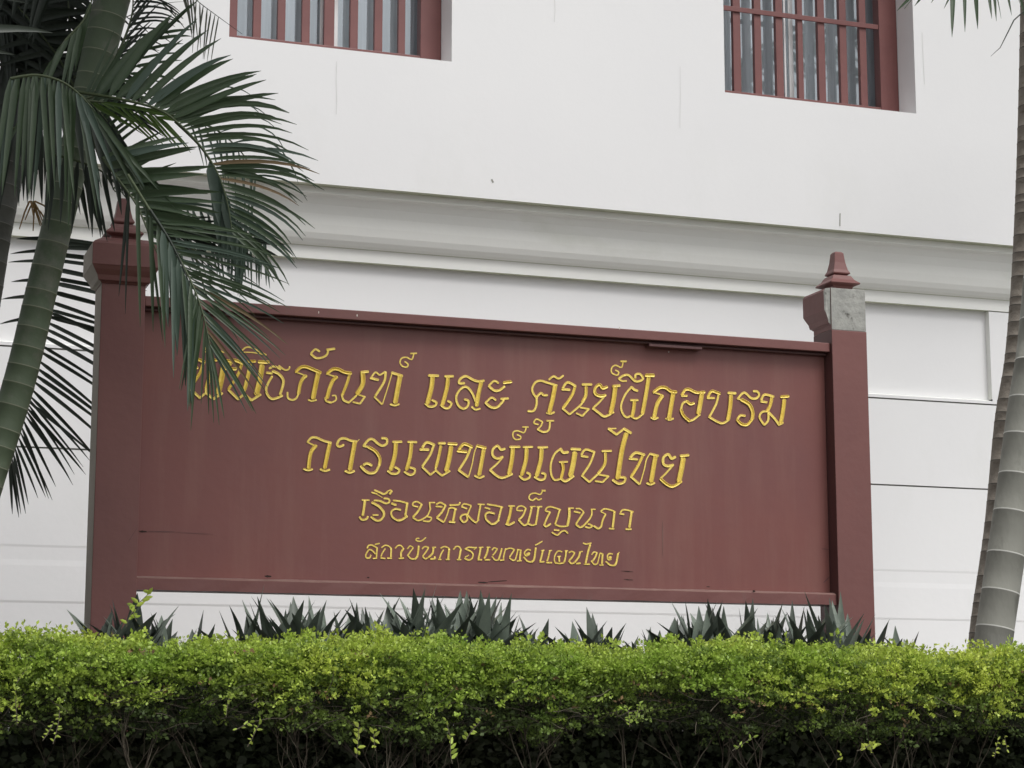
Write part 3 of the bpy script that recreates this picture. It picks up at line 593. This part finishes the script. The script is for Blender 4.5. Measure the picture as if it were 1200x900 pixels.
def crown(pal, c, angs, par):
    for an in angs:
        d = Vector((math.cos(math.radians(an)), math.sin(math.radians(an)), 0))
        pts = [c, c+d*.45+Vector((0,0,.50)), c+d*1.0+Vector((0,0,.72)), c+d*1.6+Vector((0,0,.55))]
        mb = MB(); cc = [Vector(q) for q in crom([tuple(q) for q in pts], 8)]; mb.tube(cc, [lerp(.012,.003,i/(len(cc)-1)) for i in range(len(cc))], M_rach, 6); fo = mb.obj('frond', par)
        jm = MB()
        for i in range(70):
            t = .15+.85*i/70; f = t*(len(cc)-1); kk = min(int(f), len(cc)-2); b = cc[kk].lerp(cc[kk+1], f-kk)
            jm.grid(leaflet_rows(b, random.choice((-20,200))+random.uniform(-15,15), .38, .5, .030, random.uniform(-.5,.5)), M_lf)
        jm.obj('leaflets', fo, kind='stuff')
crown(pl, P(160,-120,7.35), (-20,10,-60,-95,-135,170,60), palm1)  # out-of-view crown added overhead to shade the left of the sign
# dry strands by the window
pl.frond([(150,-30,7.5),(200,-22,7.5),(240,8,7.5),(284,40,7.5)], [(.42,.78,12,-75,-105,60,62,.5,.0055)], m=M_dry, rr=.003, rm=M_lfd, label='dry hanging frond tip')
pl.frond([(148,20,7.4),(175,8,7.4),(200,3,7.4),(215,2,7.4)], [(0,.5,2,-30,-40,40,40,.4,.004)], m=M_lfd, rr=.002, rm=M_lfd)
# low frond behind the trunk and the left post
pl.frond([(64,280,8.9),(56,340,8.9),(42,420,8.9),(28,490,8.9),(12,545,8.9)], [(0,.35,12,-2,-18,110,120,.12,.019),(.33,.7,14,-22,-46,130,115,.15,.017),(.66,1,14,-48,-84,105,62,.2,.013),(.0,.35,6,178,190,50,50,.2,.02)], m=M_lfd, single=True)
sk = MB()
for i in range(9):
    a = P(38+random.uniform(-4,4),236,7.8); b = P(random.uniform(22,66),random.uniform(250,272),7.75); sk.tube([a, a.lerp(b,.5)+Vector((0,0,.01)), b], [.004,.0035,.002], M_stalk, 5)
sk.obj('fruit_stalk', palm1)
# -- dark trunk at the left edge
palm2 = empty('palm_tree', P(-40,835,7.2), 'dark shaded palm trunk cut by the left edge of the view', 'palm tree', 'palms beside the sign')
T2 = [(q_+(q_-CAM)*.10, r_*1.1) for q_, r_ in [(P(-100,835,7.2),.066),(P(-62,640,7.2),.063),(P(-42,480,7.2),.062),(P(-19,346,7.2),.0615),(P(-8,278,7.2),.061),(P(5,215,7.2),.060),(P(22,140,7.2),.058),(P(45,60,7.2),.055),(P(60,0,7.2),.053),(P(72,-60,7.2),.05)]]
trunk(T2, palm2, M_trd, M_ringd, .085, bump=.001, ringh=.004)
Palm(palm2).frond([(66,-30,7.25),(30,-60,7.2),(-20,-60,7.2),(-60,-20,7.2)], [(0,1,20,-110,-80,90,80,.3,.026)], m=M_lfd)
c2 = P(72,-60,7.2)
crown(pl, c2+Vector((0,0,.2)), tuple(range(-170, 180, 28)), palm2)  # unseen crowns added to this palm to shade the left post
crown(pl, c2+Vector((-.1,-.5,.35)), tuple(range(-165, 180, 36)), palm2)
crown(pl, P(160,-120,7.35)+Vector((.15,-.35,.25)), (-5,-35,-70,-110,-150,35), palm1)  # further unseen crown copies, put in to darken the sign's left end
crown(pl, P(160,-120,7.35)+Vector((-.15,-.75,.15)), (-15,-45,-80,-100,-130,-170,150), palm1)
crown(pl, P(160,-120,7.35)+Vector((-.5,-.45,.40)), (0,-25,-60,-90,-120,-150,180,15), palm1)
for k in range(36):  # unseen low fronds added past the left edge to shade the post
    b0 = Vector((random.uniform(-1.2,-.1), random.uniform(4.6,7.6), 1.2)); an = math.radians(random.uniform(-150,40)); d = Vector((math.cos(an), math.sin(an), 0))*.5
    if b0.x+d.x > .15: d.x *= -.5
    cc = [Vector(q) for q in crom([tuple(b0), tuple(b0+d*.3+Vector((0,0,1.0))), tuple(b0+d*.8+Vector((0,0,1.9))), tuple(b0+d*1.6+Vector((0,0,2.2)))], 8)]
    mb = MB(); mb.tube(cc, [lerp(.012,.003,i/(len(cc)-1)) for i in range(len(cc))], M_rach, 6); fo = mb.obj('frond', palm2)
    jm = MB()
    for i in range(70):
        f = (.25+.75*i/70)*(len(cc)-1); kk = min(int(f), len(cc)-2); b = cc[kk].lerp(cc[kk+1], f-kk)
        jm.grid(leaflet_rows(b, random.choice((20,160))+random.uniform(-25,25), .36, .5, .030, random.uniform(-.7,.7)), M_lfd)
    jm.obj('leaflets', fo, kind='stuff')
# -- right-hand palms
palm3 = empty('palm_tree', P(1163,760,8.7), 'slender brown palm with dark ring scars, the rear one of the pair at the right', 'palm tree', 'palms beside the sign')
T3 = [(P(1150,830,8.9),.080),(P(1155,743,8.9),.080),(P(1171,622,8.9),.076),(P(1182,495,8.9),.071),(P(1192,430,8.9),.068),(P(1199,360,8.9),.070),(P(1204,290,8.9),.073),(P(1209,200,8.9),.079),(P(1212,100,8.9),.080),(P(1214,0,8.9),.080),(P(1216,-90,8.9),.075)]
trunk(T3, palm3, M_trb, M_ringb, .085, bump=.0018, ringh=.004, irregular=.5)
palm4 = empty('palm_tree', P(1168,760,8.3), 'grey palm with white ring scars leaning out past the right edge', 'palm tree', 'palms beside the sign')
T4 = [(P(1155,830,8.3),.089),(P(1165,745,8.3),.088),(P(1175,677,8.3),.088),(P(1190,574,8.3),.088),(P(1202,481,8.3),.087),(P(1212,417,8.3),.086),(P(1217.5,361,8.3),.086),(P(1222,305,8.3),.085),(P(1229,220,8.3),.084),(P(1239,100,8.3),.083),(P(1253,-60,8.3),.08)]
trunk(T4, palm4, M_trl, M_ringw, .190, bump=.0012, ringh=.006, irregular=.12)
p3 = Palm(palm3)
p3.frond([(1212,-60,8.7),(1180,-62,8.6),(1140,-50,8.5),(1095,-30,8.4),(1060,10,8.4)], [(.12,.62,9,-80,-98,98,92,.1,.026),(.50,.74,4,-118,-135,75,62,.1,.024),(.1,.4,5,-60,-75,110,80,.9,.006),(.0,.8,14,60,100,70,80,.3,.02)], m=M_lf)
cs = MB(); pts = [P(1200,13,8.5),P(1188,24,8.5),P(1179,42,8.5),P(1172,56,8.5),P(1161,66,8.5)]; cs.tube(pts, [.0035,.0035,.003,.002,.001], M_lfd, 5); cs.obj('dead_strand', palm3)
crown(p3, P(1214,-110,8.9), (5, -25), palm3)
# ------------------------------------------------------------------ dark rosette plants behind the hedge
def blade(base, d, length, width, m, bend=.3, n=6):
    p = base.copy(); st = length/n; rows = [[], [], []]; d = d.normalized()
    out = Vector((d.x, d.y, 0)); out = out.normalized() if out.length > .05 else Vector((1,0,0))
    for i in range(n+1):
        t = i/n; wv = width*.5*(.34+1.9*t*(1-t)*(1.25-t*.5))*(1-t**3.2)**.8+.0004
        s_ = d.cross(Vector((0,0,1))); s_ = s_.normalized() if s_.length > .05 else RT.copy(); nr = s_.cross(d)
        rows[0].append(p-s_*wv+nr*wv*.35); rows[1].append(p); rows[2].append(p+s_*wv+nr*wv*.35)
        p = p+d*st; d = (d+out*bend/n).normalized()
    q = MB(); q.grid(rows, m); return q
ros = [(150,742,7.35,.20,M_ag2,9),(215,752,7.4,.15,M_ag2,7),(318,755,7.3,.27,M_ag2,12),(372,758,7.25,.26,M_ag,13),(428,756,7.4,.25,M_ag2,12),(462,760,7.25,.23,M_ag,10),
       (508,762,7.2,.31,M_ag,14),(556,760,7.3,.32,M_ag,16),(590,750,7.5,.18,M_ag2,7),(645,762,7.4,.16,M_ag2,8),(690,764,7.35,.22,M_ag,9),(800,760,7.45,.20,M_ag,9),(832,762,7.35,.28,M_ag,15),
       (884,765,7.45,.27,M_ag2,13),(925,766,7.35,.26,M_ag2,12),(960,768,7.25,.30,M_ag,12),(1010,768,7.4,.22,M_ag2,12),(1046,768,7.5,.16,M_ag2,7),(765,762,7.5,.15,M_ag2,6)]
desc = ['dark spiky rosette plant beside the foot of the left post','small dark rosette plant just right of the left post','dark rosette plant at the left end of the leafy row under the sign',
 'grey green rosette plant with broad leaves, second in the row under the sign','dark rosette plant with a tall leaning leaf, third in the row under the sign','low grey rosette plant just left of the two biggest under the sign',
 'big broad leaved rosette plant left of the fullest one under the sign','fullest spiky rosette plant whose tips touch the bottom rail under the last line of lettering','thin leaved plant just right of the fullest rosette','small low rosette in the open gap under the middle of the sign',
 'lone rosette with thin tall leaves right of the gap under the sign','small grey rosette at the left end of the right-hand clump','full grey green rosette in the left of the right-hand clump','dark rosette in the middle of the right-hand clump',
 'dark rosette just left of the tall leaf by the right post','rosette with one tall pointed leaf in front of the right post','dark ragged rosette at the foot of the right post','tiny dark rosette just right of the right post','lowest little rosette left of the right-hand clump']
for (x, y, Y, L_, m, n), ds in zip(ros, desc):
    c = P(x, y, Y); c.z = max(c.z-.10, BED)
    L_ = L_*.80+(P(x,y,Y).z-c.z)*.9
    r = empty('rosette_plant', Vector((c.x, c.y, BED)), ds, 'plant', 'rosette plants behind the hedge')
    for i in range(int(n*4.2)):
        a = i*2.399+random.random()*.5; el = math.radians(random.uniform(45,88) if i % 4 else random.uniform(25,50))
        d = Vector((math.cos(a)*math.cos(el), math.sin(a)*math.cos(el)*.7, math.sin(el)))
        b = blade(c+Vector((random.uniform(-.11,.11), random.uniform(-.06,.06), random.uniform(-.03,.02))), d, L_*(random.uniform(.86,1.04) if i % 3 == 0 else random.uniform(.45,.85)), random.uniform(.052,.098)*(1 if m is M_ag else .85), m if random.random() < .7 else (M_ag2 if m is M_ag else M_ag), random.uniform(-.1,.45))
        b.obj('leaf', r)
    if ds.startswith('rosette with one tall'):
        a0 = P(962,752,Y-.1); b0 = P(941,693,Y-.1); blade(a0-(b0-a0)*.4, b0-a0, (b0-a0).length*1.4, .05, M_ag, -.05).obj('leaf', r, label='tall pointed leaf')
        a0 = P(972,758,Y-.2); b0 = P(966,708,Y-.2); blade(a0, b0-a0, (b0-a0).length, .075, M_ag, 0).obj('leaf', r)
        a0 = P(972,752,Y-.15); b0 = P(999,722,Y-.15); blade(a0, b0-a0, (b0-a0).length, .05, M_ag, .1).obj('leaf', r)
# ------------------------------------------------------------------ hedge
A0 = P(-160, 830, 6.25); B0 = P(1480, 830, 5.93); A0.z = B0.z = 0; HU = (B0-A0); HL = HU.length; HU = HU.normalized(); HV = Vector((-HU.y, HU.x, 0)); 
if HV.y < 0: HV = -HV
hedge = empty('hedge', (A0+B0)/2+HV*.3, 'long clipped lime green hedge with bare dark stems underneath in the foreground', 'hedge')
def hnoise(u, s=0.):
    return (np.sin(u*3.1+s)+.6*np.sin(u*7.3+1.3+s*2)+.5*np.sin(u*15.1+2.1+s*3)+.35*np.sin(u*31.+s))/2.4
ZH = 1.756
def to_world(u, v, z): return np.stack([A0.x+HU.x*u+HV.x*v, A0.y+HU.y*u+HV.y*v, z], 1)
def leaves(name, u, v, z, size, mt, up=.5, parent=hedge):
    n = len(u); c = to_world(u, v, z)
    d = rng.normal(size=(n,3)); d[:,2] = d[:,2]*.7+up; d[:,1] -= .25; d /= np.linalg.norm(d,axis=1)[:,None]
    r = rng.normal(size=(n,3)); s = np.cross(d, r); s /= np.linalg.norm(s,axis=1)[:,None]; nn = np.cross(s, d)
    L_ = (size*rng.uniform(.6,1.3,n))[:,None]; W_ = L_*.33
    v0 = c; v1 = c+d*L_*.5+s*W_+nn*L_*.08; v2 = c+d*L_; v3 = c+d*L_*.5-s*W_+nn*L_*.08
    V = np.stack([v0,v1,v2,v3],1).reshape(-1,3).astype(np.float32)
    me = bpy.data.meshes.new(name); me.vertices.add(4*n); me.vertices.foreach_set('co', V.ravel())
    me.loops.add(4*n); me.loops.foreach_set('vertex_index', np.arange(4*n, dtype=np.int32))
    me.polygons.add(n); me.polygons.foreach_set('loop_start', np.arange(n, dtype=np.int32)*4)
    me.materials.append(mt); me.update(calc_edges=True)
    o = bpy.data.objects.new(name, me); link(o, parent); o['kind'] = 'stuff'; return o
def top_of(u, v): return ZH+.026*hnoise(u*1.6)+.024*hnoise(u*3.9+v*4, 1.7)+.014*hnoise(u*9+v*7, .7)-.5*np.maximum(0,.10-v)**1.3
def bot_of(u): return 1.572+.045*hnoise(u*1.3, 4.)+.03*hnoise(u*4.1, 2.)
def tufts(name, u0, v0, z0, rad, per, size, mt, outz=.6, flat=.75):
    """every tuft is a little dome of leaves: the leaves sit on its upper and outer side and point outwards"""
    n = len(u0); N = n*per
    d = rng.normal(size=(N,3)); d[:,2] = np.abs(d[:,2])*1.0-.25; d[:,1] = d[:,1]*.9-.25; d /= np.linalg.norm(d,axis=1)[:,None]
    r = np.repeat(rad, per)*rng.uniform(.55,1.08,N)
    u = np.repeat(u0,per)+d[:,0]*r*1.25; v = np.repeat(v0,per)+d[:,1]*r; z = np.repeat(z0,per)+d[:,2]*r*flat
    c = to_world(u, v, z); e = d*1.0+rng.normal(size=(N,3))*.65; e[:,2] += outz*.4; e /= np.linalg.norm(e,axis=1)[:,None]
    q = rng.normal(size=(N,3)); s = np.cross(e, q); s /= np.linalg.norm(s,axis=1)[:,None]; nn = np.cross(s, e)
    L_ = (size*rng.uniform(.5,1.45,N))[:,None]; W_ = L_*.34
    V = np.stack([c, c+e*L_*.5+s*W_+nn*L_*.08, c+e*L_, c+e*L_*.5-s*W_+nn*L_*.08],1).reshape(-1,3).astype(np.float32)
    me = bpy.data.meshes.new(name); me.vertices.add(4*N); me.vertices.foreach_set('co', V.ravel())
    me.loops.add(4*N); me.loops.foreach_set('vertex_index', np.arange(4*N, dtype=np.int32))
    me.polygons.add(N); me.polygons.foreach_set('loop_start', np.arange(N, dtype=np.int32)*4)
    me.materials.append(mt); me.update(calc_edges=True)
    o = bpy.data.objects.new(name, me); link(o, hedge); o['kind'] = 'stuff'; return o
def U(n): return rng.uniform(0, HL, n)
n = 1030; u = U(n); v = rng.uniform(.0,.6,n); tufts('new_growth', u, v, top_of(u,v)-.022+rng.normal(0,.008,n), rng.uniform(.016,.042,n), 62, .0105, M_h1)
n = 870; u = U(n); t = rng.beta(2.4,1.3,n); v = rng.uniform(-.01,.07,n); z = bot_of(u)+(top_of(u,v*0+.1)-.03-bot_of(u))*t; tufts('new_growth', u, v+.02*(1-t), z, rng.uniform(.014,.038,n), 52, .0105, M_h1)
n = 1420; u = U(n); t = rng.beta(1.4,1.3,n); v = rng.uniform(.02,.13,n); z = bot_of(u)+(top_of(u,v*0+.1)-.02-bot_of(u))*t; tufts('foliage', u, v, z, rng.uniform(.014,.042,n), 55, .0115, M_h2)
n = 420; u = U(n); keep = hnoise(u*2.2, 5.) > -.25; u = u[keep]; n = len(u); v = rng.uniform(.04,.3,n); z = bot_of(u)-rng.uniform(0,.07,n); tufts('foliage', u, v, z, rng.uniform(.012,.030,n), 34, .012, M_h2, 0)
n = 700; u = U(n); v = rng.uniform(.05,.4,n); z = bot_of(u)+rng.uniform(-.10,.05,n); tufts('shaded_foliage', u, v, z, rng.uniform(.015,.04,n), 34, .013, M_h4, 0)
n = 420; u = U(n); v = rng.uniform(0,.4,n); tufts('new_growth', u, v, top_of(u,v)+rng.uniform(-.01,.016,n), rng.uniform(.006,.015,n), 13, .0135, M_h1, 1., 2.2)
def sprays(n, per, zf, vr, size, m, up):
    u0 = U(n); v0 = rng.uniform(*vr, n); z0 = zf(u0, v0); a = rng.uniform(-1, 1, n)*1.1; Ls = rng.uniform(.025,.060,n)
    t = np.tile(np.linspace(0,1,per), n); k = lambda q: np.repeat(q, per)
    u = k(u0)+k(np.sin(a)*Ls)*t+rng.normal(0,.003,n*per); v = k(v0)-k(Ls)*.35*t*(1-up)+rng.normal(0,.003,n*per); z = k(z0)+k(np.cos(a)*Ls)*(t*up-.25*t*t)+rng.normal(0,.003,n*per)
    leaves('new_growth', u, v, z, size, m, .6)
sprays(520, 16, lambda u, v: top_of(u,v)-.01, (0,.45), .0125, M_h1, 1.)
sprays(420, 16, lambda u, v: bot_of(u)+rng.uniform(-.02,.14,len(u)), (-.03,.05), .0125, M_h1, .3)
n = 150; u = U(n); t = rng.random(n); v = rng.uniform(.0,.12,n); z = bot_of(u)-.03+(top_of(u,v*0+.1)+.01-bot_of(u))*t; tufts('dead_leaves', u, v, z, rng.uniform(.006,.02,n), 9, .012, M_dead)
n_ = 60000; u = U(n_); v = rng.uniform(.12,.75,n_); z = rng.uniform(1.50,1.71,n_); leaves('old_shaded_leaves', u, v, z, .018, M_h3, 0)
n_ = 42000; u = U(n_); v = rng.uniform(.42, .85, n_); z = rng.uniform(1.25, 1.68, n_); leaves('old_shaded_leaves', u, v, z, .038, M_h3, 0)
# fine twigs, stems
def wpt(u, v, z): return Vector((A0.x+HU.x*u+HV.x*v, A0.y+HU.y*u+HV.y*v, z))
tw = MB()
for i in range(1500):
    u = random.uniform(0, HL); v = random.uniform(.0,.35); z = random.uniform(1.50,1.62)+.02*float(hnoise(np.array(u*1.3),4.))
    p = wpt(u, v, z); a = random.uniform(0, 2*PI); d = Vector((math.cos(a), .5*math.sin(a), random.uniform(-.5,.7))).normalized(); pts = [p]; L_ = random.uniform(.04,.13)
    for k in range(4): d = (d+Vector((random.uniform(-.35,.35), random.uniform(-.3,.3), random.uniform(-.3,.3)))).normalized(); pts.append(pts[-1]+d*L_/4)
    r = random.uniform(.0006,.0013); tw.tube(pts, [r,r,r*.9,r*.7,r*.4], M_twigp if random.random()<.25 else M_twig, 4)
tw.obj('twigs', hedge, kind='stuff')
def branch(mb, p, d, L_, r, lev):
    pts = [p]; n = 6
    for k in range(n): d = (d+Vector((random.uniform(-.22,.22), random.uniform(-.2,.2), random.uniform(-.05,.12)))).normalized(); pts.append(pts[-1]+d*L_/n)
    mb.tube(pts, [lerp(r, r*.45, k/n) for k in range(n+1)], random.choice((M_twig,M_twig,M_twigp)), 5)
    if lev:
        for _ in range(random.choice((2,2,3))):
            k = random.randint(2,5); dd = (d+Vector((random.uniform(-1.1,1.1), random.uniform(-.6,.6), random.uniform(-.1,.5)))).normalized()
            branch(mb, pts[k], dd, L_*random.uniform(.5,.9), r*.6, lev-1)
for i in range(34):
    u = (i+random.uniform(-.3,1.3))*HL/34; s_ = MB(); base = wpt(u, random.uniform(.08,.42), .0)
    mid = base+Vector((random.uniform(-.05,.05), 0, random.uniform(1.22,1.36)))
    r = random.uniform(.003,.0055)
    s_.tube([base, base.lerp(mid,.5)+Vector((random.uniform(-.03,.03),0,0)), mid], [r*1.5, r*1.2, r], M_twig, 6)
    for _ in range(random.choice((2,3,3))):
        branch(s_, mid, Vector((random.uniform(-.8,.8), random.uniform(-.3,.3), 1)).normalized(), random.uniform(.16,.28), r*.62, 2)
    s_.obj('stem', hedge)
def sprig(x, y, Y, ang, L_, n, size, m=None):
    q = MB(); p = P(x, y, Y); a = math.radians(ang); d = (RT*math.cos(a)+Vector((0,0,1))*math.sin(a)).normalized(); pts = [p]
    for k in range(5): d = (d+Vector((random.uniform(-.2,.2), random.uniform(-.1,.1), random.uniform(-.15,.15)))).normalized(); pts.append(pts[-1]+d*L_/5)
    q.tube(pts, [.0012]*5+[.0006], M_twigp, 4)
    for i in range(n):
        t = (i+1)/n*5; k = min(int(t),4); b = pts[k].lerp(pts[k+1], t-k)
        dd = Vector((random.uniform(-1,1), random.uniform(-.6,.2), random.uniform(-.3,1))).normalized(); l = size*random.uniform(.7,1.2)
        s_ = dd.cross(FW).normalized(); w_ = l*.22; nn = s_.cross(dd)
        q.grid([[b, b+dd*l*.3-s_*w_*.9+nn*w_*.4, b+dd*l*.7-s_*w_*.7+nn*w_*.3, b+dd*l], [b, b+dd*l*.3, b+dd*l*.7, b+dd*l], [b, b+dd*l*.3+s_*w_*.9+nn*w_*.4, b+dd*l*.7+s_*w_*.7+nn*w_*.3, b+dd*l]], m or M_h1)
    q.obj('sprig', hedge)
sprig(148,735,6.5,75,.135,11,.030)
for x, y, a, L_, n, s_ in ((160,728,110,.06,5,.02),(62,872,80,.10,12,.016),(20,800,70,.05,9,.014),(20,850,90,.10,14,.014),(50,868,60,.06,8,.014),(130,825,20,.05,8,.015),(150,800,0,.05,9,.015),(265,840,80,.07,14,.015),(275,856,30,.05,5,.018),(530,895,95,.13,9,.024),
    (418,888,80,.10,10,.026),(545,870,60,.08,8,.024),(738,852,100,.06,10,.016),(745,842,70,.05,8,.015),(858,880,30,.08,8,.016),(1004,880,20,.06,6,.02),(1020,884,70,.03,5,.03),(1165,888,60,.06,9,.014),(1180,880,90,.05,9,.014),(985,893,80,.03,5,.015),(290,875,60,.08,10,.018),(440,880,110,.06,7,.024),(600,800,20,.04,6,.014),(180,812,10,.05,8,.014),(860,808,-20,.05,8,.014)):
    sprig(x, y, 6.0 if x > 300 else 6.1, a, L_, n, s_)
